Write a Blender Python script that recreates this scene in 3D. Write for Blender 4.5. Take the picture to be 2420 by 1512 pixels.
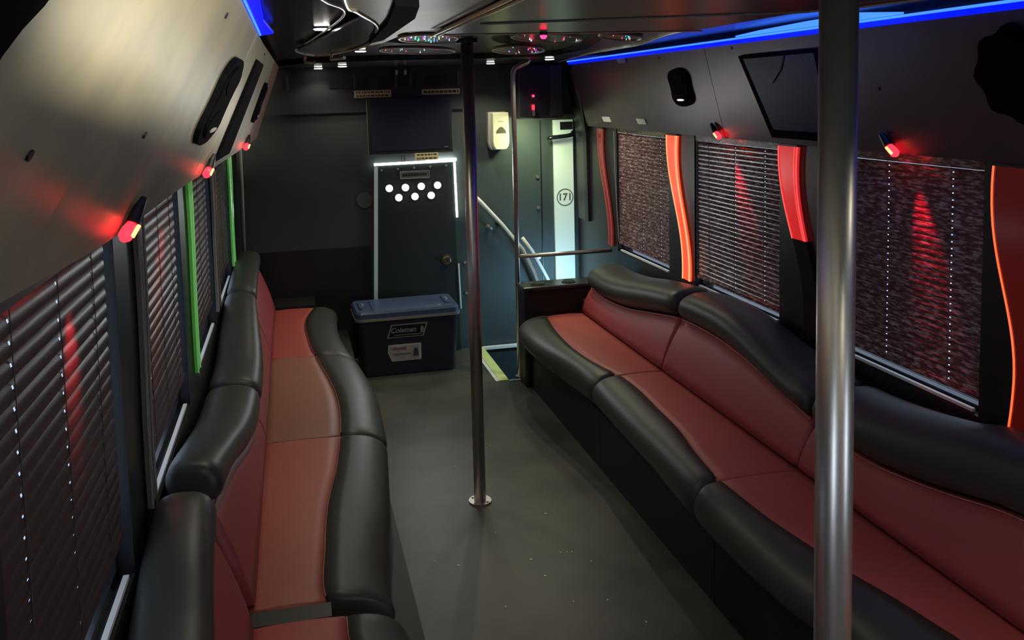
import bpy, bmesh, math, random
from mathutils import Vector, Matrix
random.seed(7)
for o in list(bpy.data.objects): bpy.data.objects.remove(o)
S = bpy.context.scene; COL = S.collection
PI = math.pi

# ------------------------------------------------------------------ camera
cd = bpy.data.cameras.new('camera'); cam = bpy.data.objects.new('camera', cd); COL.objects.link(cam)
rx = (0.9788498, -0.20247215, -0.02929334); ry = (-0.04694604, -0.0829404, -0.99544812); rz = (0.19912092, 0.9757694, -0.09069146)
cam.matrix_world = Matrix(((rx[0], -ry[0], -rz[0], 0), (rx[1], -ry[1], -rz[1], 0), (rx[2], -ry[2], -rz[2], 1.8), (0, 0, 0, 1)))
cd.sensor_width = 36; cd.lens = 36*2000/2420; cd.shift_x = 110/2420; cd.shift_y = -351/2420
cd.clip_start = 0.02; cd.clip_end = 100
S.camera = cam
# ------------------------------------------------------------------ world: overcast daylight outside the tinted windows
W = bpy.data.worlds.new('world'); S.world = W; W.use_nodes = True
bg = W.node_tree.nodes['Background']; bg.inputs[0].default_value = (0.72, 0.86, 1.0, 1); bg.inputs[1].default_value = 7.0
vs = S.view_settings; vs.view_transform = 'Standard'; vs.look = 'None'; vs.gamma = 1; vs.use_curve_mapping = False; vs.exposure = 0.5

def lamp(name, kind, loc, energy, color, size=.05, rot=(0, 0, 0), **k):
    l = bpy.data.lights.new(name, kind); l.energy = energy; l.color = color
    if kind == 'AREA':
        l.shape = 'RECTANGLE' if 'sy' in k else 'DISK'; l.size = size
        if 'sy' in k: l.size_y = k['sy']
        if 'spread' in k: l.spread = k['spread']
    elif kind == 'SPOT':
        l.spot_size = k.get('cone', 2.0); l.spot_blend = k.get('blend', .6); l.shadow_soft_size = size
    else: l.shadow_soft_size = size
    o = bpy.data.objects.new(name, l); COL.objects.link(o); o.location = loc; o.rotation_euler = rot
    return o
def aim(o, target):
    o.rotation_euler = (Vector(target)-o.location).to_track_quat('-Z', 'Y').to_euler()
WARM = (1.0, .93, .70)
PUCKS = [(.113, 2.82, 2.030), (.35, 4.20, 2.030), (.33, 5.35, 2.0), (.19, 5.62, 2.0), (1.29, 5.40, 2.0), (1.54, 4.92, 2.0),
         (.98, .10, 2.030), (1.35, .85, 2.030)]  # last two unseen: added to light the cabin near the camera
PE =    [2.2, 2.6, .9, .3, 2.2, 3.0, 4.0, 8.0]
for (x, y, z), e in zip(PUCKS, PE):
    lamp('puck_lamp', 'SPOT', (x, y, z-.012), e*6.0, WARM, .025, cone=2.3, blend=.6)
# added unseen lamp behind the camera; its dish shapes the left panel's light
LAMPP = Vector((.75, -.35, 1.965))
a = lamp('added_shaded_lamp_light', 'SPOT', LAMPP, 300.0, (1.0, .95, .70), .004, cone=.80, blend=.6); aim(a, (-.16, 1.95, 1.905))
# stairwell lamps (door side)
a = lamp('stair_lamp', 'AREA', (1.62, 5.50, 1.585), 2.5, (.82, 1.0, .55), .12); aim(a, (1.55, 5.78, .9))
a = lamp('step_lamp', 'AREA', (1.90, 5.25, .40), 2.8, (.35, .72, 1.0), .12); aim(a, (1.5, 5.78, .35))
lamp('door_glow', 'AREA', (.80, 5.70, 1.15), 1.6, (.92, .97, 1.0), .30, rot=(PI/2+.35, 0, PI), sy=.1)

# ------------------------------------------------------------------ materials
def mat(name, col, rough=.5, metal=0, emis=None, es=1, noise=None, bump=None, coat=0, spec=.5, alpha=None):
    m = bpy.data.materials.new(name); m.use_nodes = True; nt = m.node_tree; b = nt.nodes['Principled BSDF']
    b.inputs['Base Color'].default_value = (*col, 1); b.inputs['Roughness'].default_value = rough; b.inputs['Metallic'].default_value = metal
    b.inputs['Specular IOR Level'].default_value = spec
    if coat: b.inputs['Coat Weight'].default_value = coat; b.inputs['Coat Roughness'].default_value = .12
    if emis: b.inputs['Emission Color'].default_value = (*emis, 1); b.inputs['Emission Strength'].default_value = es
    if alpha is not None: b.inputs['Alpha'].default_value = alpha
    if noise or bump:
        tc = nt.nodes.new('ShaderNodeTexCoord'); mp = nt.nodes.new('ShaderNodeMapping'); nt.links.new(tc.outputs['Object'], mp.inputs[0])
    if noise:   # (second colour, scale, stretch xyz, low, high, detail)
        c2, sc, st, lo, hi, det = noise
        mp.inputs['Scale'].default_value = st
        n = nt.nodes.new('ShaderNodeTexNoise'); n.inputs['Scale'].default_value = sc; n.inputs['Detail'].default_value = det
        nt.links.new(mp.outputs[0], n.inputs[0])
        r = nt.nodes.new('ShaderNodeValToRGB'); r.color_ramp.elements[0].position = lo; r.color_ramp.elements[1].position = hi
        r.color_ramp.elements[0].color = (*col, 1); r.color_ramp.elements[1].color = (*c2, 1)
        nt.links.new(n.outputs[0], r.inputs[0]); nt.links.new(r.outputs[0], b.inputs['Base Color'])
    if bump:    # (scale, strength, distance)
        n = nt.nodes.new('ShaderNodeTexNoise'); n.inputs['Scale'].default_value = bump[0]; n.inputs['Detail'].default_value = 4
        nt.links.new(tc.outputs['Object'], n.inputs[0])
        bp = nt.nodes.new('ShaderNodeBump'); bp.inputs['Strength'].default_value = bump[1]; bp.inputs['Distance'].default_value = bump[2]
        nt.links.new(n.outputs[0], bp.inputs['Height']); nt.links.new(bp.outputs[0], b.inputs['Normal'])
    return m
M = dict(
 wall=mat('dark_green_wall', (.050, .066, .068), .55, bump=(300, .15, .001), noise=((.035, .045, .048), 2.2, (1, 1, 1), .35, .7, 4)),
 black=mat('black_paint', (.012, .013, .016), .4),
 deep=mat('deep_black', (.003, .003, .005), .85, spec=.06),
 blackgloss=mat('black_gloss', (.012, .012, .018), .16, coat=.3),
 ceiling=mat('ceiling_black_vinyl', (.018, .018, .026), .20, noise=((.030, .030, .034), 3, (1, 1, 1), .4, .7, 3)),
 floor=mat('floor_rubber', (.085, .082, .066), .42, noise=((.036, .037, .034), 2.6, (1, 1, 1), .42, .70, 6), bump=(220, .2, .001)),
 vinyl=mat('black_vinyl', (.046, .050, .045), .44, bump=(26, .10, .006), spec=.45),
 kick=mat('black_kick_vinyl', (.010, .010, .011), .55),
 red=mat('red_vinyl_seat', (.46, .085, .075), .50, bump=(18, .10, .006), noise=((.40, .085, .072), 4, (1, 1, 1), .4, .7, 3)),
 redback=mat('red_vinyl_back', (.34, .058, .072), .5, bump=(18, .1, .006)),  # darker than the seat red: weaker light on the backs put into colour
 brownred=mat('yellow_lit_red_vinyl', (.30, .125, .085), .5, bump=(18, .12, .006), noise=((.34, .13, .09), 5, (1, 1, 1), .4, .7, 3)),  # brown tone: yellow light on this seat put into the vinyl colour
 piping=mat('piping', (.42, .16, .15), .5),
 steel=mat('brushed_steel', (.62, .58, .55), .36, .92),
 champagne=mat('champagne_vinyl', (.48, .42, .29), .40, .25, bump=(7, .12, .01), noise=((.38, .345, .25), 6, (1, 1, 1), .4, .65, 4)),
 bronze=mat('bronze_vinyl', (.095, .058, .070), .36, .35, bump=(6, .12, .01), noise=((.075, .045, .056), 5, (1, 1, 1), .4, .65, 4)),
 copper=mat('copper_vinyl', (.30, .15, .11), .45, .2),
 slat=mat('slat_right', (.13, .048, .054), .22, noise=((.62, .50, .50), 60, (.5, .5, 2.4), .47, .76, 5), bump=(60, .12, .002)),  # pale streaks stand in for light leaks and reflections on the slats
 slatleft=mat('slat_left', (.062, .036, .037), .36, bump=(40, .08, .001)),
 cord=mat('cord', (.10, .08, .08), .6),
 white=mat('white_trim', (.75, .75, .72), .4),
 cream=mat('cream_label', (.78, .66, .38), .6),
 ink=mat('ink', (.09, .06, .03), .6),
 inkgrey=mat('grey_ink', (.13, .14, .14), .5),
 silver=mat('silver_edge', (.72, .72, .66), .28, .8),
 led=mat('led_white', (1, 1, 1), .4, emis=(1, .97, .90), es=9),
 tube=mat('tube_white', (1, 1, 1), .4, emis=(.95, 1, 1), es=5),
 gaplit=mat('lit_gap_pale', (.62, .80, .80), .4),  # pale colour stands for light showing through the door gap
 blue=mat('led_blue', (.0, .0, .3), .4, emis=(.0, .008, 1.0), es=.75),
 bluehot=mat('led_blue_hot', (.1, .3, 1), .4, emis=(.035, .16, 1.0), es=1.5),
 redhot=mat('red_bulb', (.6, .02, .02), .3, emis=(1, .012, .022), es=4),
 redled=mat('red_led', (1, .1, .1), .3, emis=(1, .01, .05), es=8),
 redcore=mat('red_core', (1, .4, .2), .3, emis=(1, .16, .06), es=5),
 glassgrey=mat('clear_cover', (.30, .27, .25), .15, spec=.8),
 navy=mat('cooler_navy', (.022, .022, .035), .38),
 navylid=mat('cooler_lid_blue', (.055, .085, .17), .35, bump=(90, .3, .002)),
 creamplastic=mat('cream_plastic', (.70, .68, .48), .35),
 creamdark=mat('cream_plastic_side', (.42, .42, .38), .4),
 paper=mat('label_paper', (.50, .47, .45), .4, noise=((.40, .36, .34), 30, (1, 1, 1), .4, .6, 2)),
 screen=mat('screen', (.010, .014, .030), .10, coat=.6),
 screenblue=mat('screen_blue', (.004, .007, .055), .4, spec=.12),
 frost=mat('frosted_panel', (.80, .88, .80), .35, emis=(.80, 1.0, .84), es=.10),  # faint glow stands in for light falling on the panel
 yellow=mat('step_nosing', (.62, .66, .25), .5),
 brass=mat('brass', (.42, .38, .24), .3, 1.0),
 strapmat=mat('grey_pipe', (.28, .28, .28), .4),
)
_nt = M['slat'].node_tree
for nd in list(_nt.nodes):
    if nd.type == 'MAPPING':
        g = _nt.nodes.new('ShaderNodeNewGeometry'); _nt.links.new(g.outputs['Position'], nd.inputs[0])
def strip_mat(name, col, emis, es, rough=.2):
    return mat(name, col, rough, emis=emis, es=es, coat=.5)
RS = [strip_mat('red_acrylic_dim', (.20, .02, .02), (.9, .10, .07), .06), strip_mat('red_acrylic_bright', (.5, .06, .04), (1, .085, .035), .85),
      strip_mat('red_acrylic', (.4, .02, .03), (1, .03, .03), .40), strip_mat('red_acrylic_low', (.10, .01, .01), (1, .04, .02), .03)]
EDGE = [strip_mat('edge_dim', (.3, .1, .1), (1, .18, .15), .12), strip_mat('edge_hot', (1, .3, .1), (1, .26, .11), 1.6),
        strip_mat('edge_red', (.6, .1, .1), (1, .10, .09), .8), strip_mat('edge_orange', (1, .3, .1), (1, .10, .03), 1.3)]
GREEN = strip_mat('green_acrylic', (.12, .3, .09), (.22, 1, .14), .055); GREENE = strip_mat('green_edge', (.2, .6, .2), (.3, 1, .25), .14)
GREYS = strip_mat('clear_acrylic', (.16, .155, .13), (.3, .3, .25), .0)
# tinted window glass
mg = bpy.data.materials.new('tinted_glass'); mg.use_nodes = True; nt = mg.node_tree; nt.nodes.clear()
ot = nt.nodes.new('ShaderNodeOutputMaterial'); mx = nt.nodes.new('ShaderNodeMixShader'); tr = nt.nodes.new('ShaderNodeBsdfTransparent'); gl = nt.nodes.new('ShaderNodeBsdfGlossy')
tr.inputs[0].default_value = (.30, .31, .33, 1); gl.inputs['Roughness'].default_value = .05; mx.inputs[0].default_value = .06
nt.links.new(tr.outputs[0], mx.inputs[1]); nt.links.new(gl.outputs[0], mx.inputs[2]); nt.links.new(mx.outputs[0], ot.inputs[0]); M['glass'] = mg

# ------------------------------------------------------------------ mesh helpers
def link(name, me, m=None, parent=None, smooth=False):
    if m is not None and not me.materials: me.materials.append(m)
    o = bpy.data.objects.new(name, me); COL.objects.link(o)
    if parent: o.parent = parent
    if smooth:
        for p in me.polygons: p.use_smooth = True
    return o
def tag(o, label=None, cat=None, group=None, kind=None):
    if label: o['label'] = label
    if cat: o['category'] = cat
    if group: o['group'] = group
    if kind: o['kind'] = kind
    return o
def thing(name, label, cat, group=None, loc=(0, 0, 0)):
    o = bpy.data.objects.new(name, None); COL.objects.link(o); o.location = loc; o.empty_display_size = .05
    return tag(o, label, cat, group)
class MB:
    def __init__(s): s.v = []; s.f = []
    def add(s, v, f):
        n = len(s.v); s.v += [tuple(p) for p in v]; s.f += [tuple(i+n for i in q) for q in f]; return s
    def box(s, x0, x1, y0, y1, z0, z1):
        return s.add([(x0, y0, z0), (x1, y0, z0), (x1, y1, z0), (x0, y1, z0), (x0, y0, z1), (x1, y0, z1), (x1, y1, z1), (x0, y1, z1)],
                     [(0, 3, 2, 1), (4, 5, 6, 7), (0, 1, 5, 4), (1, 2, 6, 5), (2, 3, 7, 6), (3, 0, 4, 7)])
    def loft(s, secs, cap=True):
        n = len(secs[0]); v = [p for q in secs for p in q]; f = []
        for i in range(len(secs)-1):
            for j in range(n):
                k = (j+1) % n; f.append((i*n+j, i*n+k, (i+1)*n+k, (i+1)*n+j))
        if cap: f.append(tuple(range(n-1, -1, -1))); f.append(tuple((len(secs)-1)*n+j for j in range(n)))
        return s.add(v, f)
    def tube(s, pts, r, n=12, cap=True):
        pts = [Vector(p) for p in pts]; secs = []
        t0 = (pts[1]-pts[0]).normalized(); up = Vector((0, 0, 1)) if abs(t0.z) < .9 else Vector((0, 1, 0))
        u = t0.cross(up).normalized()
        for i, p in enumerate(pts):
            t = ((pts[min(i+1, len(pts)-1)]-pts[max(i-1, 0)])).normalized()
            u = (u - t*u.dot(t)).normalized(); w = t.cross(u); rr = r[i] if isinstance(r, (list, tuple)) else r
            secs.append([p+(u*math.cos(2*PI*k/n)+w*math.sin(2*PI*k/n))*rr for k in range(n)])
        return s.loft(secs, cap)
    def prism(s, poly, fn0, fn1):
        n = len(poly); v = [fn0(p) for p in poly]+[fn1(p) for p in poly]
        return s.add(v, [tuple(range(n-1, -1, -1)), tuple(range(n, 2*n))]+[(i, (i+1) % n, n+(i+1) % n, n+i) for i in range(n)])
    def mesh(s, name, bevel=0, seg=2, fix=True):
        me = bpy.data.meshes.new(name); me.from_pydata([tuple(p) for p in s.v], [], s.f)
        if fix or bevel:
            bm = bmesh.new(); bm.from_mesh(me)
            bmesh.ops.recalc_face_normals(bm, faces=bm.faces)
            if bevel: bmesh.ops.bevel(bm, geom=list(bm.edges), offset=bevel, segments=seg, affect='EDGES', profile=.5, clamp_overlap=True)
            bm.to_mesh(me); bm.free()
        return me
    def obj(s, name, m, parent=None, smooth=False, bevel=0, seg=2):
        return link(name, s.mesh(name, bevel, seg), m, parent, smooth)
def box(name, m, x0, x1, y0, y1, z0, z1, parent=None, bevel=0):
    return MB().box(x0, x1, y0, y1, z0, z1).obj(name, m, parent, bevel=bevel)
def interp(tab, y):
    tab = sorted(tab)
    if y <= tab[0][0]: return tab[0][1]
    if y >= tab[-1][0]: return tab[-1][1]
    for i in range(len(tab)-1):
        a, b = tab[i], tab[i+1]
        if a[0] <= y <= b[0]:
            p0 = tab[max(i-1, 0)]; p3 = tab[min(i+2, len(tab)-1)]
            h = b[0]-a[0]; t = (y-a[0])/h
            m0 = (b[1]-p0[1])/max(b[0]-p0[0], 1e-6)*h; m1 = (p3[1]-a[1])/max(p3[0]-a[0], 1e-6)*h
            return (2*t**3-3*t*t+1)*a[1]+(t**3-2*t*t+t)*m0+(-2*t**3+3*t*t)*b[1]+(t**3-t*t)*m1
def struct(o, label=None):
    o['kind'] = 'structure'
    if label: o['label'] = label
    return o
def disc_y(cx, y, cz, r, d, n=20):   # cylinder whose axis is Y, from y towards y-d
    poly = [(cx+r*math.cos(2*PI*k/n), cz+r*math.sin(2*PI*k/n)) for k in range(n)]
    return MB().prism(poly, lambda p: (p[0], y, p[1]), lambda p: (p[0], y-d, p[1]))
def text_mesh(s, size, m, parent, origin, ux, uy, name='lettering', extrude=.0006, shear=0, bold=0, cx=True):
    c = bpy.data.curves.new(name, 'FONT'); c.body = s; c.size = size; c.extrude = extrude; c.shear = shear; c.offset = bold
    if cx: c.align_x = 'CENTER'; c.align_y = 'CENTER'
    o = bpy.data.objects.new(name, c); COL.objects.link(o)
    ux, uy = Vector(ux).normalized(), Vector(uy).normalized(); uz = ux.cross(uy)
    mw = Matrix(((ux[0], uy[0], uz[0], origin[0]), (ux[1], uy[1], uz[1], origin[1]), (ux[2], uy[2], uz[2], origin[2]), (0, 0, 0, 1)))
    dg = bpy.context.evaluated_depsgraph_get(); me = bpy.data.meshes.new_from_object(o.evaluated_get(dg))
    bpy.data.objects.remove(o); me.transform(mw); me.materials.clear()
    return link(name, me, m, parent)

XR, XL, YF, YB, ZC = 2.0, -.38, 5.78, -.9, 2.03
WZ0, WZ1 = .78, 1.56
# ================================================================== SETTING
fl = MB()
fl.box(XL, 1.235, YB, YF, -.06, 0); fl.box(1.235, XR, YB, 5.03, -.06, 0)
struct(fl.obj('floor', M['floor']), 'dark grey rubber floor of the bus aisle')
struct(box('ceiling', M['ceiling'], XL-.1, XR+.1, YB, YF+.1, ZC, ZC+.05), 'black glossy vinyl ceiling')
# stairwell pit
sw = MB(); sw.box(1.235, XR, 5.03, YF, -.42, -.36); sw.box(1.175, 1.235, 5.03, YF, -.42, -.061); sw.box(1.235, XR, 4.98, 5.03, -.42, -.061)
sw.box(XR, XR+.05, 4.98, YF, -.42, -.061)
struct(sw.obj('trim_1', M['black']), 'dark stairwell pit by the entry door')
struct(box('trim_2', M['black'], 1.55, XR, 5.04, YF-.001, -.355, -.18), 'dark step down inside the stairwell')
# nosing strips around the stair opening
struct(box('trim_3', M['yellow'], 1.205, 1.265, 5.03, YF-.02, .0005, .007), 'pale yellow nosing strip along the stair opening')
struct(box('trim_4', M['white'], 1.182, 1.204, 5.03, YF-.02, .0005, .005), 'white edge strip beside the yellow nosing')
struct(box('trim_5', M['white'], 1.266, 1.60, YF-.045, YF-.012, -.012, .006), 'white strip at the far edge of the stair opening')
struct(box('trim_6', M['silver'], 1.266, 1.42, 5.012, 5.03, .0005, .006), 'silver strip at the near edge of the stair opening')

# front wall
wf = MB(); wf.box(XL-.1, XR+.1, YF, YF+.06, -.42, ZC)
WF = struct(wf.obj('wall_front', M['wall']), 'dark grey green partition wall at the front of the bus')
hd = MB(); hd.box(XL, 1.235, YF-.028, YF-.001, 1.70, ZC)
hp = hd.obj('header_panel', mat('header_dark', (.030, .036, .042), .5), WF)
hp['label'] = 'darker header panel above the seam'
box('lower_panel', M['black'], XL, .495, YF-.012, YF-.001, .0, .78, WF)
for x in (-.02, .42, .70, .80, 1.13, 1.20):
    box('header_bracket', mat('bracket_grey', (.06, .07, .07), .4), x, x+.018, YF-.045, YF-.028, 1.86, 1.955, WF)
for k in range(3):
    box('header_vent', M['black'], .26+.33*k, .26+.33*k+.26, YF-.036, YF-.028, 1.865, 1.93, WF)
for x in (.705, .765): box('header_stud', M['silver'], x, x+.016, YF-.062, YF-.045, 1.945, 1.975, WF)
# seam lines on the right of the door and studs
box('wall_seam', M['black'], 1.725, 1.733, YF-.006, YF-.0005, .1, 1.60, WF)
for z in (1.20, .98, .62): 
    disc_y(1.70, YF-.001, z, .012, .012, 10).obj('wall_stud', M['steel'], WF)
for x, z in ((1.19, 1.33), (1.19, 1.15), (1.2, 1.06), (1.155, .62), (1.16, .40)): disc_y(x, YF-.001, z, .010, .010, 10).obj('wall_stud', M['silver'], WF)
WB = struct(box('wall_back', M['bronze'], XL-.1, XR+.1, YB-.06, YB, -.1, ZC), 'black rear wall')

# side walls with windows
PITCH = 1.07
RP = [(5.02, 5.33), (3.97, 4.27), (2.90, 3.20), (1.83, 2.13), (.76, 1.06), (-.31, -.01)]          # right pillars
LPL = [(5.05, 5.35), (3.98, 4.30), (2.93, 3.23), (1.88, 2.18), (.81, 1.11), (-.26, .04)]
def side_wall(name, x0, x1, pillars, m, label):
    w = MB(); w.box(x0, x1, YB, YF, -.42, WZ0); w.box(x0, x1, YB, YF, WZ1, ZC)
    w.box(x0, x1, pillars[0][0], YF, WZ0, WZ1)
    for a, b in pillars[1:]: w.box(x0, x1, a, b, WZ0, WZ1)
    w.box(x0, x1, YB, YB+.05, WZ0, WZ1)
    return struct(w.obj(name, m), label)
WR = side_wall('wall_right', XR, XR+.10, RP, M['black'], 'black right side wall with window openings')
WL = side_wall('wall_left', XL-.10, XL, LPL, M['black'], 'black left side wall with window openings')
def window(i, side, y0, y1):
    x = XR+.065 if side > 0 else XL-.065
    w = thing('window_%d' % i, None, None); w['kind'] = 'structure'
    f = MB(); t = .018
    xa, xb = (x-.03, x+.03)
    f.box(xa, xb, y0, y1, WZ0, WZ0+t); f.box(xa, xb, y0, y1, WZ1-t, WZ1); f.box(xa, xb, y0, y0+t, WZ0+t, WZ1-t); f.box(xa, xb, y1-t, y1, WZ0+t, WZ1-t)
    fo = f.obj('window_frame', mat('window_frame_black', (.02, .022, .026), .25), w)
    box('pane', M['glass'], x-.003, x+.003, y0+t, y1-t, WZ0+t, WZ1-t, fo)
    s = MB(); xs = XR+.012 if side > 0 else XL-.012
    s.box(xs-.006, xs+.006, y0+.03, y1-.03, WZ0+.004, WZ0+.014); s.obj('sill_rail', M['white'], w)  # white stands for daylight catching the rail
    return w
n = 0
RW = [(RP[i+1][1], RP[i][0]) for i in range(5)]; LW = [(LPL[i+1][1], LPL[i][0]) for i in range(5)]
for a, b in RW[:4]: n += 1; window(n, 1, a, b)
for a, b in LW[:4]: n += 1; window(n, -1, a, b)
for (a, b), xx in ((RW[4], XR+.02), (LW[4], XL-.03)): n += 1; struct(box('window_%d' % n, M['black'], xx, xx+.01, a, b, WZ0, WZ1))

# ------------------------------------------------------------------ venetian blinds
def slat_mesh(L, w, cords, m):
    """curved slat along Y, centred, with a punched cord hole at each cord"""
    ys = [0]
    for c in cords: ys += [c-.0032, c+.0032]
    ys.append(L)
    prof = []
    N = 7
    for j in range(N+1):
        t = -1+2*j/N; prof.append((.125*w*(1-t*t), t*w/2))
    v = []; f = []
    for y in ys:
        for (x, z) in prof: v.append((x, y, z))
    for i in range(len(ys)-1):
        for j in range(N):
            if i % 2 == 1 and j == 3: continue
            a = i*(N+1)+j; f.append((a, a+1, a+N+2, a+N+1))
    me = bpy.data.meshes.new('slat'); me.from_pydata(v, [], f); me.materials.append(m)
    for p in me.polygons: p.use_smooth = True
    return me
def blind(side, y0, y1, pitch, zb, label, group, m, tilt, cords, x):
    root = thing('venetian_blind', label, 'blind', group, (x, y0, WZ1))
    L = y1-y0; me = slat_mesh(L, pitch*1.22, [c*L for c in cords], m)
    hr = MB().box(-.012, .012, 0, L, -.03, 0).obj('head_rail', m, root)
    z = -.035-pitch/2
    zs = []
    while WZ1+z > zb+pitch*.6: zs.append(z); z -= pitch
    for k, z in enumerate(zs):
        o = bpy.data.objects.new('slat', me); COL.objects.link(o); o.parent = root
        o.location = (0, 0, z)
        o.rotation_euler = (random.uniform(-.0012, .0012), tilt*side+random.uniform(-.045, .045), PI if False else 0)
        if side > 0: o.scale = (-1, 1, 1)
    MB().box(-.009, .009, 0, L, zs[-1]-pitch*.5-.014, zs[-1]-pitch*.5).obj('bottom_rail', m, root)
    for c in cords:
        cm = MB().tube([(-side*.006, c*L+.006, -.03), (-side*.006, c*L+.006, zs[-1]-pitch*.5)], .0009, 5)
        cm.obj('cord', M['cord'], root)
    return root
rl = ['maroon slatted blind nearest the camera on the right wall, right of the near steel pole', None]
RLAB = ['dark red slatted blind farthest down the right wall, beside the dim red column', 'dark red slatted blind between the bright orange red column and the red topped column',
        'streaky grey maroon slatted blind with red reflections, just right of the near steel pole', 'maroon slatted blind at the right edge beyond the orange edged column']
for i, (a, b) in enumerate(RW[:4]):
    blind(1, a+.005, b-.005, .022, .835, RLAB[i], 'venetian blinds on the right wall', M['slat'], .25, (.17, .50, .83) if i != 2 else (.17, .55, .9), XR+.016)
LLAB = ['dark slatted blind farthest down the left wall', 'brown slatted blind with faint orange reflections, behind the first green column',
        'dark slatted blind with a red reflected stripe, second from the camera on the left', 'large dark slatted blind with red blobs reflected, nearest the camera']
for i, (a, b) in enumerate(LW[:4]):
    blind(-1, a+.012, b-.045, .031, .90, LLAB[i], 'venetian blinds on the left wall', M['slatleft'], .22, (.16, .50, .84), XL-.016)

# ------------------------------------------------------------------ wavy acrylic pillar strips
def strip(name, label, x, side, yc, w, z0, z1, m, me_, mtop=None, wave=.035, phase=0, zsplit=None, m2=None, slant=.16, group='wavy acrylic light columns'):
    root = thing(name, label, 'light column', group, (x, yc, z0))
    H = z1-z0; N = 26
    def sec(k):
        t = k/N; z = t*H; u = 1-t; off = -slant*(u*u*(3-2*u))+wave*.35*math.sin(2*PI*u); ww = w*(1-.38*math.sin(PI*min(1, u*1.15)*.62)**1.2)
        return off, ww, z
    def body(k0, k1):
        secs = []
        for k in range(k0, k1+1):
            o, ww, z = sec(k)
            secs.append([(-side*.010, o-ww/2, z), (-side*.010, o+ww/2, z), (0, o+ww/2, z), (0, o-ww/2, z)])
        return MB().loft(secs)
    ks = 0 if zsplit is None else int(round((zsplit-z0)/H*N))
    body(ks, N).obj('acrylic_panel', m, root)
    if ks:
        body(0, ks).obj('acrylic_panel', m2, root)
    for sgn in (-1, 1, -.72):
        pts = []
        for k in range(ks, N+1):
            o, ww, z = sec(k); pts.append((-side*.012, o+sgn*ww*.48, z))
        MB().tube(pts, .0028 if abs(sgn) == 1 else .0014, 6).obj('lit_edge', me_, root)
    box('cap', mtop or M['black'], -.015 if side > 0 else -.004, .003 if side > 0 else .015, -w*.5, w*.5, H, H+.008, root)
    return root
GR = 'wavy red light columns on the right wall pillars'
strip('light_column', 'dim red wavy column farthest down the right wall', XR-.004, 1, 5.27, .10, .80, 1.55, RS[0], EDGE[0], group=GR)
strip('light_column', 'brightest orange red wavy column on the right wall pillar', XR-.004, 1, 4.20, .13, .80, 1.55, RS[1], EDGE[1], group=GR)
strip('light_column', 'red column lit only in its upper half, left of the near pole', XR-.004, 1, 3.12, .14, .80, 1.55, RS[2], EDGE[2], zsplit=1.18, m2=mat('acrylic_unlit', (.03, .02, .022), .2), group=GR)
strip('light_column', 'column with glowing orange edges at the right border', XR-.004, 1, 2.00, .17, .80, 1.55, RS[3], EDGE[3], group=GR, wave=.05, slant=.05)
GL = 'wavy light columns on the left wall pillars'
strip('light_column', 'unlit clear wavy column on the left wall nearest the camera', XL+.004, -1, 2.12, .09, .84, 1.55, GREYS, mat('edge_grey', (.3, .3, .27), .3), group=GL, slant=.04, wave=.02)
strip('light_column', 'green lit column on the left wall, nearer of the two', XL+.004, -1, 3.15, .10, .84, 1.55, GREEN, GREENE, group=GL, slant=.04, wave=.025)
strip('light_column', 'pale unlit column between the two green columns', XL+.004, -1, 4.06, .16, .84, 1.55, GREYS, mat('edge_grey2', (.3, .3, .24), .3), group=GL, slant=.04, wave=.02)
strip('light_column', 'green lit column on the left wall, farther of the two', XL+.006, -1, 5.15, .20, .84, 1.55, GREEN, GREENE, group=GL, slant=.04, wave=.03)
tag(MB().tube([(XL+.05, 5.50, .84), (XL+.055, 5.50, 1.2), (XL+.06, 5.48, 1.57)], .012, 8).obj('grey_conduit', M['strapmat'], None, True), 'thin grey conduit running up beside the farther green column', 'conduit')

struct(MB().tube([(XR-.012, 5.03, 1.54), (XR-.012, 5.02, 1.3), (XR-.014, 4.99, 1.05), (XR-.014, 4.965, .85)], .004, 6).obj('trim_7', M['strapmat']), 'thin grey curved trim at the edge of the farthest right window')
# ------------------------------------------------------------------ overhead slanted panels
XLOWL = [(-.9, -.36), (1.1, -.355), (1.35, -.33), (1.67, -.315), (2.47, -.305), (3.63, -.262), (5.3, -.215)]
def PL(y, t, n=0):      # left overhead surface, t 0 top .. 1 bottom; n = distance off the face
    xt = -.084+.026*max(0, (y-3)/2.3); xl = interp(XLOWL, y); p = Vector((xt+(xl-xt)*t, y, 2.0-.435*t))
    nv = Vector((.435, 0, (xl-xt))).normalized(); nv = Vector((nv.x, 0, -abs(nv.z))) if True else nv
    return p+nv*n
def PR(y, t, n=0):
    p = Vector((1.87+.11*t, y, 1.995-.435*t)); nv = Vector((-.435, 0, -.11)).normalized()
    return p+nv*n
def overhead(P, name, label, spans, mats, back):
    root = thing(name, label, 'overhead panel')
    for (y0, y1), m in zip(spans, mats):
        N = max(2, int((y1-y0)/.15)); TT = 7; secs = []
        for i in range(N+1):
            y = y0+.002+(y1-y0-.004)*i/N
            loop = [P(y, t/TT, 0) for t in range(TT+1)]
            b = P(y, 1, 0); a = P(y, 0, 0)
            loop += [Vector((back, y, b.z+.0)), Vector((back, y, a.z))]
            secs.append(loop)
        MB().loft(secs).obj('panel_section', m, root)
    return root
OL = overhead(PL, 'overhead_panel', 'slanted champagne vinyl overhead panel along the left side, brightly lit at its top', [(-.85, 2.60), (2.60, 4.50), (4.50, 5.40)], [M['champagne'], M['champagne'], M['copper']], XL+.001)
ORR = overhead(PR, 'overhead_panel', 'slanted bronze overhead panel along the right side, below the blue light line', [(-.85, 1.70), (1.70, 3.62), (3.62, 5.50)], [M['bronze']]*3, XR-.001)
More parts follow.
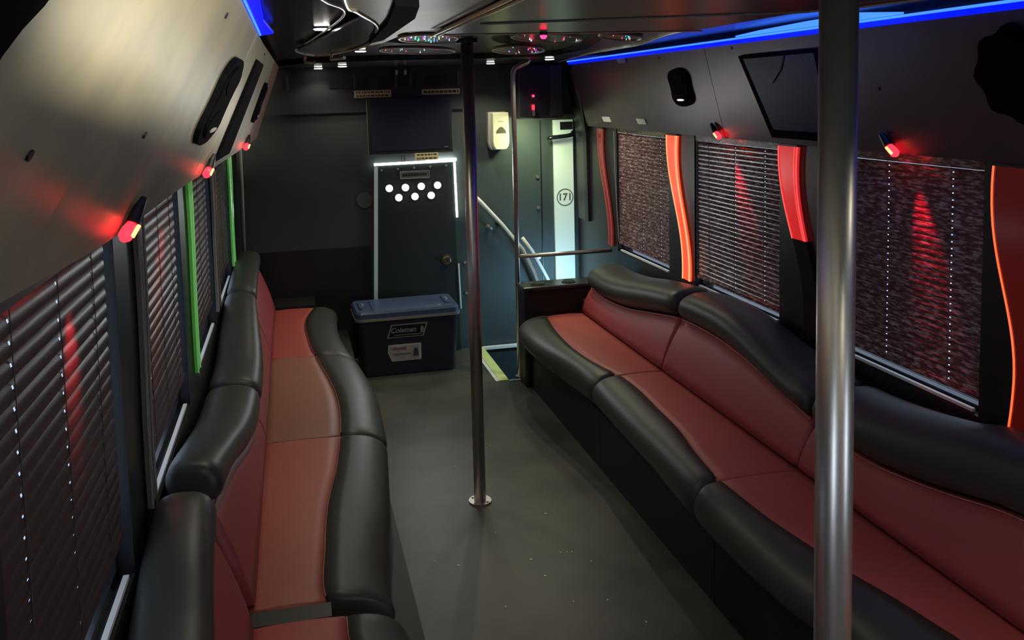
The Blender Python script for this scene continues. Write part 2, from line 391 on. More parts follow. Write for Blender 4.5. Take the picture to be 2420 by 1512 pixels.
def on_panel(P, poly, d0, d1):   # poly in (y,t)
    return MB().prism(poly, lambda p: P(p[0], p[1], d0), lambda p: P(p[0], p[1], d1))
for y, t in ((.84, .56), (1.38, .57), (1.62, .10), (3.4, .05), (4.4, .62)):
    on_panel(PL, [(y+.006*math.cos(a*PI/4), t+.012*math.sin(a*PI/4)) for a in range(8)], .0005, .003).obj('screw', M['black'], OL)
for y, t in ((4.12, .09), (3.38, .07), (2.5, .5), (1.6, .3)):
    on_panel(PR, [(y+.007*math.cos(a*PI/4), t+.014*math.sin(a*PI/4)) for a in range(8)], .0005, .003).obj('screw', M['black'], ORR)
def oval(P, y, t, wy, ht, label, m=M['deep']):
    root = thing('speaker_grille', label, 'speaker', 'oval speakers on the overhead panels')
    def lobed(s):
        pts = []
        for k in range(36):
            a = 2*PI*k/36; c, sn = math.cos(a), math.sin(a)
            pts.append((y+wy*s*math.copysign(abs(c)**.75, c)*(1-.16*math.exp(-(sn/.35)**2)), t+ht*s*math.copysign(abs(sn)**.75, sn)))
        return pts
    on_panel(P, lobed(1), .0005, .014).obj('bezel', m, root, bevel=0)
    on_panel(P, lobed(.82), .0145, .018).obj('inner_ring', m, root)
    for s in (-.5, .5):
        on_panel(P, [(y+wy*.62*math.cos(2*PI*k/20), t+ht*s+ht*.33*math.sin(2*PI*k/20)) for k in range(20)], .0185, .021).obj('cone', M['deep'], root)
    on_panel(P, [(y+wy*.35*math.cos(2*PI*k/8), t+ht*.62+ht*.06*math.sin(2*PI*k/8)) for k in range(8)], .0215, .023).obj('badge', M['silver'], root)
    return root
oval(PL, 2.30, .45, .26, .25, 'long black oval speaker on the champagne left panel')
oval(PL, 4.28, .48, .13, .22, 'smaller dark oval speaker near the far copper end of the left panel')
oval(PR, 3.94, .44, .12, .215, 'black oval speaker with a silver badge on the right panel, left of the dark screen')
# screens set into the panels
sl = tag(thing('wall_screen', 'long narrow black screen seen edge on in the champagne left panel', 'screen'))
on_panel(PL, [(3.05, .13), (3.50, .13), (3.50, .93), (3.05, .93)], .0005, .008).obj('bezel', M['deep'], sl)
on_panel(PL, [(3.07, .16), (3.48, .16), (3.48, .90), (3.07, .90)], .0085, .010).obj('glass', M['deep'], sl)
sr = thing('wall_screen', 'dark blue screen in the right overhead panel, left of the near pole', 'screen')
on_panel(PR, [(2.76, .15), (3.32, .15), (3.20, .94), (2.76, .94)], .0005, .012).obj('bezel', M['deep'], sr)
on_panel(PR, [(2.79, .18), (3.28, .18), (3.17, .86), (2.79, .86)], .0125, .014).obj('glass', M['screenblue'], sr)
MB().tube([PR(2.98, .18, .018), PR(3.02, .30, .018), PR(3.10, .42, .018)], .0025, 6).obj('cable', M['inkgrey'], sr)
# round speakers near the camera
def round_speaker(P, y, t, r, depth, label):
    root = thing('round_speaker', label, 'speaker', 'round speakers on the overhead panels')
    poly = lambda s: [(y+r*s*math.cos(2*PI*k/40)*(1+.07*math.cos(8*2*PI*k/40)), t+r*s/.46*math.sin(2*PI*k/40)*(1+.07*math.cos(8*2*PI*k/40))) for k in range(40)]
    on_panel(P, poly(1), .0005, depth*.5).obj('bezel', M['deep'], root)
    on_panel(P, poly(.8), depth*.5+.0005, depth).obj('grille', M['deep'], root)
round_speaker(PL, .50, .25, .135, .008, 'large black round speaker at the top left corner')
round_speaker(PR, 1.93, .42, .135, .03, 'dark round speaker on the right panel at the right border')
# small reading lamps with red bulbs under the panels
BEAM = 9.0
def clip_lamp(P, y, side, label, s=1.0, dy=-.05, dz=.22):
    root = thing('reading_lamp', label, 'lamp', 'small red lamps under the overhead panels')
    p0 = P(y, .84, .012); p1 = P(y-.035, .93, .018); p2 = P(y-.085, 1.03, .020)
    MB().tube([p0, (p0+p1)/2+Vector((0, 0, .003)), p1], [.006*s, .011*s, .013*s], 10).obj('holder', M['black'], root)
    a = (p2-p1).normalized()
    MB().tube([p1+a*.002, p1+a*.014*s, p1+a*.03*s, p1+a*.038*s], [.010*s, .0125*s, .0125*s, .006*s], 10).obj('red_lens', M['redhot'], root, True)
    c = -side
    MB().tube([p1+a*.004*s+Vector((c*.0135*s, -.004, 0)), p1+a*.030*s+Vector((c*.0135*s, -.004, 0))], .0038*s, 6).obj('bulb_core', M['redcore'], root)
    MB().tube([p1+a*.004+Vector((0, .017*s, .0)), p1+a*.034*s+Vector((0, .017*s, 0))], .0035*s, 6).obj('lens_rim', M['glassgrey'], root)
    q = p1+a*.05*s+Vector((c*.02, 0, 0))
    lamp('red_lamp', 'POINT', q, .022, (1, .03, .04), .012)
    b = p1+a*.062*s+Vector((0, 0, -.006)); l = lamp('red_beam', 'SPOT', b, BEAM, (1, .02, .05), .010, cone=.55, blend=.9)
    aim(l, (XR+.012 if side > 0 else XL-.012, b.y+dy, b.z-dz))
clip_lamp(PL, 1.62, -1, 'red glowing lamp nearest the camera under the left panel', 1.0, .0, .18)
clip_lamp(PL, 2.85, -1, 'middle red lamp of the three under the left panel', 1.0, -.22)
clip_lamp(PL, 4.3, -1, 'farthest small red lamp under the left panel', 1.0)
clip_lamp(PR, 3.70, 1, 'red lamp under the right panel left of the dark screen', 1.1, -.10, .26)
clip_lamp(PR, 2.52, 1, 'red lamp under the right panel right of the near steel pole', 1.2, -.06, .28)
for y, t in ((5.10, .87), (4.55, .87), (4.62, .06)):
    tag(on_panel(PR, [(y-.06, t-.035), (y+.06, t-.035), (y+.045, t+.035), (y-.075, t+.035)], .0005, .006).obj('reading_switch', M['strapmat'] if t < .5 else M['white']),
        {5.10: 'pale rectangular plate low on the right panel, farthest from camera', 4.55: 'pale rectangular plate low on the right panel, nearer of the two', 4.62: 'grey plate at the top of the right panel under the blue line'}[y], 'plate', 'small plates on the right overhead panel')
    COL.objects
# black end filler where the right panel meets the door side
tag(MB().loft([[Vector((XR-.002-w, y, z)) for w, z in ((0, .9), (.02*s, .9), (.03*s, 1.5), (.05*s, 1.62), (.12*s, 1.95), (0, 1.95))] for y, s in ((5.51, .8), (5.56, 1), (5.65, 1), (5.72, .8))]).obj('door_header_cover', M['black']), 'black padded cover above the entry door side, beside the numbered strip', 'cover')
# blue light lines
bt = thing('blue_light_line', 'long blue light strip along the top of the right overhead panel', 'light strip')
MB().tube([(1.862, y, 2.001) for y in (-.8, 5.55)], .0045, 8).obj('light_tube', M['bluehot'], bt)
box('light_channel', M['blue'], 1.848, 1.8695, -.8, 5.49, 1.979, 1.9955, bt)
MB().prism([(1.855, 2.30), (1.70, 2.30), (1.72, 2.6), (1.78, 3.0), (1.852, 3.3)], lambda p: (p[0], p[1], 2.006), lambda p: (p[0], p[1], 2.012)).obj('glow_patch', M['bluehot'], bt)  # glowing plate added for the blue glow on the ceiling
bl = thing('blue_light_line', 'short blue light strip at the top of the left overhead panel', 'light strip')
MB().prism([(-.09, .75), (-.045, .75), (-.050, 1.75), (-.058, 2.3), (-.04, 2.72), (-.075, 2.78), (-.09, 2.8)], lambda p: (p[0], p[1], 2.004), lambda p: (p[0], p[1], 2.012)).obj('light_channel', M['blue'], bl)
MB().tube([(-.080, .75, 2.001), (-.080, 2.72, 2.001)], .003, 6).obj('light_tube', M['bluehot'], bl)

# ------------------------------------------------------------------ ceiling decor
def smooth(pts, n=5, closed=False):
    P = [Vector((*p, 0)) for p in pts]; out = []; N = len(P)
    for i in range(N if closed else N-1):
        g = lambda k: P[k % N] if closed else P[min(max(k, 0), N-1)]
        p0, p1, p2, p3 = g(i-1), g(i), g(i+1), g(i+2)
        for k in range(n):
            t = k/n; q = .5*((2*p1)+(-p0+p2)*t+(2*p0-5*p1+4*p2-p3)*t*t+(-p0+3*p1-3*p2+p3)*t**3); out.append((q.x, q.y))
    if not closed: out.append(pts[-1])
    return out
def plate(name, label, poly, z0, z1, m, parent=None, cat='ceiling panel'):
    o = MB().prism(poly, lambda p: (p[0], p[1], z0), lambda p: (p[0], p[1], z1)).obj(name, m, parent)
    return tag(o, label, cat) if not parent else o
SC = smooth([(-.05, -.7), (.02, .6), (.12, 1.78), (.16, 1.99), (.24, 2.34), (.28, 2.73), (.30, 3.2), (.26, 3.62), (.20, 3.9)])
ch = plate('ceiling_panel', 'champagne ceiling panel with an S shaped left edge', SC+[(.28, 3.5), (.35, 3.2), (.38, 2.66), (.44, 2.6), (.46, 2.1), (.43, 1.5), (.40, -.7)], 2.000, 2.029, M['champagne'])
st = tag(MB().tube([(x, y, 1.998) for x, y in SC], .0055, 8).obj('ceiling_trim', M['silver']), 'pale S shaped trim along the champagne ceiling panel', 'trim')
C1 = smooth([(-.02, .4), (.06, 1.77), (.14, 2.14), (.145, 2.46), (.10, 3.1), (.07, 3.47)])
tag(MB().tube([(x, y, 2.018) for x, y in C1], .0035, 8).obj('ceiling_trim', M['silver']), 'pale curved trim left of the dark leaf shaped ceiling panel', 'trim')
leaf = plate('ceiling_panel', 'black leaf shaped ceiling panel left of the S trim', smooth([(.05, 3.75), (.04, 3.6), (.12, 2.98), (.15, 2.62), (.20, 2.21), (.24, 2.42), (.27, 2.75), (.285, 3.2), (.25, 3.6), (.20, 4.0), (.12, 4.05)], 4, True), 2.004, 2.012, M['blackgloss'])
lt = smooth([(.20, 4.05), (.12, 4.1), (.045, 3.8), (.035, 3.6)]); tag(MB().tube([(x, y, 2.004) for x, y in lt], .005, 6).obj('ceiling_trim', M['silver']), 'short silver trim around the far tip of the dark leaf panel', 'trim')
plate('ceiling_panel', 'black diagonal plank across the champagne ceiling panel', [(.22, 1.75), (.275, 1.78), (.305, 2.05), (.312, 2.82), (.28, 2.98), (.255, 2.2)], 1.985, 1.9995, M['deep'])
hb = thing('roof_hatch', 'black glossy rectangular roof hatch with silver edging', 'hatch')
box('hatch_panel', mat('hatch_black', (.008, .008, .014), .30, spec=.35), .46, 1.30, 1.2, 2.56, 1.985, 2.028, hb)
for dx in (0, .028): MB().tube([(.438+dx*.6, 2.60-dx*.3, 1.984), (.43+dx, 1.3, 1.984)], .005, 6).obj('edge_trim', M['silver'], hb)
MB().tube([(.44, 2.585, 1.984), (1.33, 2.585, 1.984)], .0035, 6).obj('edge_trim', M['silver'], hb)
MB().tube([(.50, 2.20, 1.983), (1.30, 1.95, 1.983)], .0035, 6).obj('edge_trim', mat('dull_edge', (.2, .2, .2), .4), hb)
rd = thing('red_indicator', 'bright red indicator light on the ceiling hatch', 'light')
MB().tube([(.765, 2.50, 1.983), (.765, 2.50, 1.972)], [.012, .012], 12).obj('holder', M['black'], rd)
MB().tube([(.765, 2.50, 1.9715), (.765, 2.50, 1.966), (.765, 2.50, 1.961)], [.011, .010, .005], 12).obj('red_lens', M['redled'], rd)
# wavy right border of the lowered ceiling
RWV = smooth([(1.80, 5.55), (1.60, 4.4), (1.57, 3.9), (1.55, 3.6), (1.40, 3.0), (1.34, 2.5), (1.36, 2.2), (1.52, 1.9), (1.60, 1.0), (1.5, -.7)])
plate('ceiling_panel', 'dark lowered ceiling panel with a wavy right border', RWV+[(1.32, -.7), (1.32, 2.60), (1.02, 2.62), (1.25, 3.3), (1.44, 4.0), (1.5, 5.5)], 2.002, 2.029, M['ceiling'])
tag(MB().tube([(x, y, 2.000) for x, y in RWV], .0045, 8).obj('ceiling_trim', M['silver']), 'wavy silver trim running beside the blue light line', 'trim')
# starlight ovals
STAR = [mat('star_%d' % i, c, .4, emis=c, es=e*.45) for i, (c, e) in enumerate([((.1, .9, .5), 2.2), ((.15, .5, 1), 2.2), ((.9, .75, .2), 1.6), ((1, .08, .2), 2.2), ((.6, .85, 1), 2), ((.7, .1, .9), 1.5)])]
def star_oval(label, cx, cy, rx_, ry_, rot, npts, cols, rim):
    root = thing('starlight_panel', label, 'starlight panel', 'oval starlight panels on the ceiling'); npts = int(npts*.7)
    c, s = math.cos(rot), math.sin(rot)
    e = lambda k, f: (cx+(rx_*f*math.cos(k))*c-(ry_*f*math.sin(k))*s, cy+(rx_*f*math.cos(k))*s+(ry_*f*math.sin(k))*c)
    plate('oval_field', None, [e(2*PI*k/32, 1) for k in range(32)], 1.992, 2.001, M['blackgloss'], root)
    MB().tube([(*e(2*PI*k/32, 1.03), 1.993) for k in range(33)], .006, 6).obj('rim', rim, root)
    for ci in sorted(set(cols)):
        mb = MB()
        for _ in range(max(2, npts//len(set(cols)))):
            a = random.uniform(0, 2*PI); f = math.sqrt(random.uniform(.02, .85)); x, y = e(a, f); r = random.uniform(.0012, .0028)
            mb.tube([(x, y, 1.992), (x, y, 1.988)], r, 5)
        o = mb.obj('light_points', STAR[ci], root); o['kind'] = 'stuff'
DR = mat('rim_champagne', (.32, .30, .24), .35, .4)
star_oval('oval starlight panel with green and blue points beside the champagne panel', .47, 2.86, .095, .19, -.25, 46, [0, 0, 1, 2, 4, 5], DR)
star_oval('narrow starlight panel just beyond the bright red indicator', .92, 2.95, .10, .30, -.55, 14, [3, 3, 4], DR)
star_oval('starlight panel with magenta points right of the middle pole top', 1.03, 3.75, .11, .36, -.35, 26, [3, 3, 1, 4, 5], DR)
star_oval('starlight panel with few white points left of the middle pole top', .55, 3.62, .13, .28, -.5, 12, [4, 3], DR)
star_oval('starlight panel with green and red points nearest the wavy trim', 1.20, 2.95, .06, .22, -.6, 14, [0, 1, 3], DR)
plate('ceiling_panel', 'dark dropped ceiling panel at the far end above the television', [(-.06, 5.75), (-.06, 5.25), (.10, 4.9), (.5, 4.75), (1.1, 4.75), (1.45, 4.6), (1.80, 4.7), (1.80, 5.75)], 2.0005, 2.0285, M['ceiling'])
sl_ = thing('added_shaded_lamp', 'added unseen shaded lamp behind the camera', 'lamp')
MB().tube([(LAMPP.x, LAMPP.y, 2.029), (LAMPP.x, LAMPP.y, 1.985)], .012, 12).obj('stem', M['black'], sl_)
MB().tube([(LAMPP.x, LAMPP.y, 1.948), (LAMPP.x, LAMPP.y, 1.951)], .155, 40).obj('dish', M['black'], sl_)
box('light_flag', M['black'], LAMPP.x-.016, LAMPP.x+.13, LAMPP.y+.10, LAMPP.y+.103, 1.9515, 2.029, sl_)  # added flag that keeps the lamp's light off the front wall
# puck lights
PLAB = ['round white ceiling light above the left seats nearest the champagne trim', 'white ceiling light beyond the dark leaf panel', 'right one of two small white lights near the far left ceiling corner', 'left one of two small white lights near the far left ceiling corner',
        'white ceiling light just right of the middle pole top', 'white ceiling light above the entry grab rail', 'added unseen light above the camera on the left', 'added unseen light above the camera on the right', 'small ceiling light beside the blue glow patch']
for (x, y, z), lb in zip(PUCKS[:6], PLAB):
    r = thing('ceiling_light', lb, 'ceiling light', 'small round ceiling lights')
    MB().tube([(x, y, z-.001), (x, y, z-.005)], .032, 20).obj('rim', M['silver'], r)
    MB().tube([(x, y, z-.0055), (x, y, z-.0085)], [.027, .024], 20).obj('lens', M['led'], r)
for x, y, l in ((.09, 4.7, 'tiny silver latch on the far left ceiling'), (.22, 4.45, 'slim silver air nozzle on the far left ceiling')):
    r = MB().tube([(x, y, 2.029), (x, y, 2.0), (x+.05, y-.25 if x > .2 else y-.05, 1.995)], .009, 8).obj('air_nozzle', M['silver']); tag(r, l, 'fitting')

# ================================================================== BENCHES
zR = lambda X, z: (lambda r: .45+(1.35*r-1.68)/(r+.45))(X/(1.8-z))
BR = dict(
 d=-1, prot=.04, xc=1.68, xw=1.985, lean=.45, xbase=1.37,
 xb=[(4.85, 1.46), (4.776, 1.447), (4.52, 1.411), (4.19, 1.393), (3.96, 1.405), (3.8, 1.432), (3.67, 1.465), (3.466, 1.472), (3.232, 1.457), (3.025, 1.444), (2.808, 1.407), (2.6, 1.385), (2.408, 1.391), (2.265, 1.402), (2.1, 1.429), (1.967, 1.45), (1.854, 1.48), (1.731, 1.504), (1.6, 1.52), (1.3, 1.44), (1.0, 1.39), (.6, 1.46)],
 xf=[(4.95, 1.31), (4.8, 1.275), (4.645, 1.25), (4.4, 1.252), (4.229, 1.27), (3.935, 1.311), (3.7, 1.325), (3.541, 1.319), (3.218, 1.308), (2.961, 1.302), (2.743, 1.29), (2.434, 1.278), (2.225, 1.279), (2.042, 1.291), (1.927, 1.313), (1.7, 1.33), (1.2, 1.28), (.6, 1.31)],
 zb=[(y, zR(1.8, z)) for y, z in [(5.124, .60), (4.878, .575), (4.598, .553), (4.285, .575), (3.967, .640), (3.70, .69), (3.4, .70), (3.133, .68), (2.942, .65), (2.72, .61), (2.5, .575), (2.3, .565), (2.171, .579), (1.986, .614), (1.761, .665), (1.4, .68), (.8, .58)]],
 zt=[(5.4, .80), (5.1, .785), (4.718, .74), (4.4, .755), (4.06, .80), (3.8, .825), (3.5, .845), (3.231, .84), (2.992, .80), (2.75, .755), (2.5, .755), (2.3, .77), (2.062, .805), (1.887, .845), (1.5, .87), (1.0, .80), (.6, .77)])
zL = lambda r: .45+(1.35*r-.15)/(r+.35)
BL = dict(
 d=1, prot=.030, xc=-.15, xw=-.370, lean=-.35, xbase=.30,
 xb=[(5.484, .098), (5.25, .045), (5.054, .028), (4.85, .035), (4.604, .05), (4.379, .077), (3.886, .139), (3.608, .149), (3.328, .136), (3.019, .103), (2.735, .06), (2.47, .04), (2.229, .032), (2.147, .078), (2.028, .082), (1.8, .12), (1.5, .14), (1.1, .10), (.6, .05)],
 xf=[(5.6, .252), (5.3, .225), (4.986, .225), (4.7, .25), (4.386, .295), (3.913, .337), (3.539, .332), (3.398, .327), (3.115, .302), (2.781, .27), (2.512, .234), (2.285, .216), (2.18, .233), (2.062, .245), (1.8, .29), (1.5, .33), (1.0, .29), (.6, .23)],
 zb=[(y, z) for y, z in [(5.4, .76), (5.0, .75), (4.4, .72), (4.1, .66), (3.7, .585), (3.3, .58), (3.0, .60), (2.6, .69), (2.17, .74), (1.9, .72), (1.6, .66), (1.2, .62), (.6, .70)]],
 zt=[(5.5, .86), (5.0, .86), (4.5, .84), (4.1, .80), (3.85, .76), (3.6, .72), (3.2, .72), (2.9, .74), (2.6, .79), (2.2, .86), (1.94, .83), (1.7, .76), (1.4, .72), (1.1, .75), (.6, .85)])
def bench_run(B, y0, y1, label, group, seatm, backm, backsplit=True):
    d, xc, xw = B['d'], B['xc'], B['xw']
    root = thing('bench', label, 'bench', group, (xc+d*.2, (y0+y1)/2, 0)); off = Vector((-(xc+d*.2), -(y0+y1)/2, 0))
    N = 30
    # stations with soft ends
    st = [0, .006, .016, .03]; L = y1-y0; g = .003
    ys = [y0+g+s for s in st]+[y0+g+.03+(L-.06-2*g)*k/N for k in range(1, N)]+[y1-g-s for s in reversed(st)]
    def endk(y, rr=.03):
        e = min(y-(y0+g), (y1-g)-y, rr)/rr; return math.sqrt(max(0, 1-(1-e)**2))
    def build(name, sect, m, shrink=.02, rr=.03, parent=root, cap=True, wedge=0):
        yc = (y0+y1)/2
        secs = []
        for y in ys:
            pts = sect(y); cx = sum(p[0] for p in pts)/len(pts); cz = sum(p[1] for p in pts)/len(pts)
            w = max(p[0] for p in pts)-min(p[0] for p in pts); h = max(p[1] for p in pts)-min(p[1] for p in pts)
            k = 1-endk(y, rr); sx = 1-2*shrink*k/max(w, .02); sz = 1-2*shrink*k/max(h, .02)
            secs.append([(cx+(px-cx)*sx+off.x, yc+(y-yc)*(1-wedge*max(0, pz-.46))+off.y, cz+(pz-cz)*sz+off.z) for px, pz in pts])
        return MB().loft(secs, cap).obj(name, m, parent, True)
    def seat(y):
        b = interp(B['xb'], y); a = xc-d*.03
        top = [(a+(b-a)*k/6, .448+.006*math.sin(PI*k/6)) for k in range(7)]
        return [(a, .31)]+top+[(b, .31)]
    def bol(y):
        b = interp(B['xb'], y)+d*.0015; w = interp(B['xf'], y)-b; pts = [(b, .305)]
        for k in range(13):
            a = math.radians(-2+k*158/12); s, c = math.sin(a), math.cos(a)
            pts.append((b+w*max(0, math.copysign(abs(s)**.85, s)), .372+.088*c))
        pts.append((b+w*.25, .288))
        return pts
    xp = lambda z: xc+B['lean']*(z-.45)
    def back(y):
        zb = interp(B['zb'], y); z0 = .46
        f = [(xp(z0+(zb-z0)*k/5)+d*.010*math.sin(PI*k/5), z0+(zb-z0)*k/5) for k in range(6)]
        return f+[(xp(zb)-d*.05, zb), (xc-d*.09, z0)]
    def roll(y):
        zb = interp(B['zb'], y)+.0015; zt = interp(B['zt'], y); x0 = xp(zb)+d*B['prot']; a = (x0-xw)/2; cx = (x0+xw)/2; b = (zt-zb)/2; cz = (zt+zb)/2
        pts = []
        for k in range(20):
            t = 2*PI*k/20; c, s = math.cos(t), math.sin(t); n = 2/2.5
            sh = a*.18*(s)          # leaning
            pts.append((cx+a*math.copysign(abs(c)**n, c)-sh*.5, cz+b*math.copysign(abs(s)**n, s)))
        return pts
    def base(y):
        xb_ = B['xbase']; return [(xw, 0.0), (xw, .30), (xb_-d*.0, .284), (xb_, 0.0)]
    secs = [[(px+off.x, y+off.y, pz) for px, pz in base(y)] for y in (y0+.002, y1-.002)]
    MB().loft(secs).obj('base', M['kick'], root)
    fill = [[(xw, .301), (xw, .62), (xc-d*.10, .50), (xc-d*.035, .44), (xc-d*.035, .301)]]*2
    MB().loft([[(px+off.x, y+off.y, pz) for px, pz in fill[0]] for y in (y0+.012, y1-.012)]).obj('back_support', M['kick'], root)
    sp_ = build('seat_pad', seat, seatm, .006)
    build('seat_bolster', bol, M['vinyl'], .022, .04)
    bp_ = build('back_pad', back, backm, .004, wedge=.13)
    build('back_bolster', roll, M['vinyl'], .028, .045, wedge=.13)
    pts = [(interp(B['xb'], y)+off.x, y+off.y, .4525) for y in ys[2:-2]]
    MB().tube(pts, .0022, 6).obj('piping', M['piping'], sp_)
    pts = [(xp(interp(B['zb'], y))+d*.004+off.x, y+off.y, interp(B['zb'], y)) for y in ys[2:-2]]
    MB().tube(pts, .0022, 6).obj('piping', M['piping'], bp_)
    return root
GRB = 'bench sections along the right wall'; GLB = 'bench sections along the left wall'
bench_run(BR, 3.70, 4.84, 'red and black bench section at the far right, beside the cup holder armrest', GRB, M['red'], M['redback'])
bench_run(BR, 2.585, 3.70, 'middle right bench section, below the bright orange red column', GRB, M['red'], M['redback'])
bench_run(BR, 1.47, 2.585, 'right bench section passing behind the near steel pole', GRB, M['red'], M['redback'])
bench_run(BR, .35, 1.47, 'right bench section nearest the camera at the lower right corner', GRB, M['red'], M['redback'])
bench_run(BL, 4.445, 5.50, 'farthest left bench section with a brighter red seat, next to the cooler', GLB, M['red'], M['redback'])
bench_run(BL, 3.335, 4.445, 'left bench section with a brownish creased seat, in front of the farthest one', GLB, M['brownred'], M['redback'])
bench_run(BL, 2.21, 3.335, 'left bench section with diagonal creases in its red brown seat', GLB, mat('red_brown_vinyl', (.42, .115, .085), .5, bump=(9, .35, .012)), M['redback'])  # red-brown tone: yellow light mixed into the seat colour
bench_run(BL, 1.10, 2.14, 'left bench section nearest the camera at the bottom edge', GLB, M['red'], M['redback'])
tag(MB().box(XL+.02, .045, 2.143, 2.207, .301, .447).obj('bench_gap_filler', M['vinyl']), 'narrow black vinyl filler between the two nearest left bench sections', 'filler')

# armrest with cup holders at the far right bench end
ar = thing('cup_holder_armrest', 'black armrest box with two cup holders before the right bench', 'armrest')
MB().box(1.335, 1.80, 4.87, 5.02, .0, .60).obj('body', M['kick'], ar, bevel=.012)
MB().box(1.325, 1.82, 4.855, 5.03, .601, .625).obj('top_pad', mat('armrest_top', (.03, .034, .034), .25), ar, bevel=.008)
for x in (1.44, 1.64):
    MB().tube([(x, 4.94, .626), (x, 4.94, .632)], .043, 20).obj('cup_holder_rim', M['steel'] if False else mat('cup_rim', (.12, .13, .13), .25), ar)
    MB().tube([(x, 4.94, .6325), (x, 4.94, .6335)], .037, 20).obj('cup_holder', mat('hole', (.003, .003, .003), .6), ar)
disc_y(1.72, 4.869, .52, .012, .008, 10).obj('latch', M['silver'], ar)

# ------------------------------------------------------------------ poles and rails
def pole(x, y, r, z1, label, flange=True, top=True):
    root = thing('grab_pole', label, 'pole', 'floor to ceiling steel poles', (x, y, 0))
    MB().tube([(0, 0, .002), (0, 0, z1)], r, 32).obj('tube', M['steel'], root, True)
    fg = MB().tube([(0, 0, 0), (0, 0, .008)], r*1.9, 24).obj('flange', M['steel'], root)
    for k in range(4):
        a = PI/4+k*PI/2; MB().tube([(r*1.5*math.cos(a), r*1.5*math.sin(a), .0085), (r*1.5*math.cos(a), r*1.5*math.sin(a), .013)], .005, 8).obj('bolt', M['steel'], fg)
    MB().tube([(0, 0, z1-.012), (0, 0, z1+.001)], r*1.7, 24).obj('ceiling_flange', mat('dark_flange', (.04, .04, .04), .3), root)
pole(.743, 3.53, .0265, 2.027, 'steel pole standing in the middle of the aisle')
pole(.82, 1.156, .0282, 2.027, 'large steel pole close to the camera on the right')
gp = thing('grab_rail', 'slim steel grab rail with a horizontal arm beside the stairwell', 'rail')
MB().tube([(1.47, 5.08, 2.026), (1.45, 5.08, 1.985), (1.40, 5.08, 1.968), (1.365, 5.08, 1.95), (1.352, 5.08, 1.91), (1.352, 5.08, .0)], .0155, 16).obj('upright', M['steel'], gp, True)
MB().tube([(1.352, 5.08, .775), (1.98, 5.08, .775)], .0135, 12).obj('arm', M['steel'], gp, True)
MB().tube([(1.352, 5.08, .001), (1.352, 5.08, .008)], .03, 16).obj('flange', M['steel'], gp)
hr = thing('stair_handrail', 'white steel handrail sloping down the front wall into the stairwell', 'handrail')
MB().tube([(1.22, 5.71, 1.10), (1.27, 5.71, 1.05), (1.42, 5.71, .88), (1.56, 5.71, .70), (1.64, 5.71, .53), (1.75, 5.71, .25)], .0135, 12).obj('upper_rail', M['white'], hr, True)
MB().tube([(1.53, 5.60, .80), (1.60, 5.60, .70), (1.69, 5.60, .53), (1.80, 5.60, .3), (1.84, 5.60, .1)], .0135, 12).obj('lower_rail', M['white'], hr, True)
for x, z in ((1.40, .90), (1.33, .86)):
    MB().tube([(x, 5.779, z), (x, 5.74, z), (x+.01, 5.712, z-.0)], [.02, .009, .009], 10).obj('bracket', M['steel'], hr)

# ------------------------------------------------------------------ front wall furniture
dr = thing('door_1', None, None); dr['kind'] = 'structure'
q = lambda x, z, y=YF-.004: (x, y, z)
DP = [(.515, .0), (1.105, .0), (1.098, .42), (1.085, 1.335), (.565, 1.325), (.52, .42)]
MB().prism(DP, lambda p: (p[0], YF-.002, p[1]), lambda p: (p[0], YF-.030, p[1])).obj('door_leaf', mat('door_black', (.020, .026, .028), .38), dr)
def bar(a, b, w, m, name, y=YF-.031, t=.012):
    A, B_ = Vector((a[0], 0, a[1])), Vector((b[0], 0, b[1])); dd = (B_-A).normalized(); nn = Vector((-dd.z, 0, dd.x))*w/2
    P = [A+nn, B_+nn, B_-nn, A-nn]
    return MB().prism([(p.x, p.z) for p in P], lambda p: (p[0], y, p[1]), lambda p: (p[0], y-t, p[1])).obj(name, m, dr)
bar((.500, .0), (.552, 1.335), .026, M['gaplit'], 'lit_gap')
bar((.540, 1.342), (1.10, 1.347), .016, M['tube'], 'light_bar')
bar((.90, 1.352), (1.11, 1.354), .020, M['tube'], 'light_bar')
bar((1.096, 1.335), (1.103, .95), .012, M['tube'], 'light_bar')
bar((1.104, .62), (1.112, .30), .009, M['gaplit'], 'lit_gap')
for x, z in ((.637, 1.175), (.748, 1.175), (.858, 1.178), (.972, 1.180), (.700, 1.108), (.812, 1.110), (.925, 1.112)):
    disc_y(x, YF-.031, z, .030, .006, 20).obj('lamp_rim', M['black'], dr)
    disc_y(x, YF-.0375, z, .0235, .006, 20).obj('round_lamp', M['led'], dr)
for k in range(5): disc_y(.59+.112*k, YF-.031, 1.302+.003*k, .007, .008, 8).obj('rivet', M['silver'], dr)
npz = box('name_plate', M['inkgrey'], .715, .918, YF-.037, YF-.031, 1.235, 1.287, dr); npz['label'] = 'small grey framed plate'
for (x0, x1, z0, z1) in ((.715, .918, 1.283, 1.288), (.715, .918, 1.234, 1.239), (.713, .718, 1.234, 1.288), (.915, .92, 1.234, 1.288)): box('plate_edge', M['silver'], x0, x1, YF-.039, YF-.0372, z0, z1, dr)
for k in range(9): box('plate_mark', mat('plate_ink', (.02, .02, .02), .5) if k == 0 else bpy.data.materials['plate_ink'], .732+.019*k, .746+.019*k, YF-.0385, YF-.0372, 1.252, 1.272, dr)
kn = disc_y(1.020, YF-.031, .655, .036, .010, 24).obj('lock_plate', M['brass'], dr)
disc_y(1.020, YF-.0415, .655, .026, .02, 20).obj('lock_knob', M['brass'], dr, bevel=.003)
disc_y(1.020, YF-.062, .655, .008, .004, 10).obj('keyhole', M['black'], dr)
# handle outline faint round cup left of the door
disc_y(.47, YF-.0005, 1.10, .055, .006, 20).obj('wall_disc', mat('disc_grey', (.075, .09, .09), .5), WF)

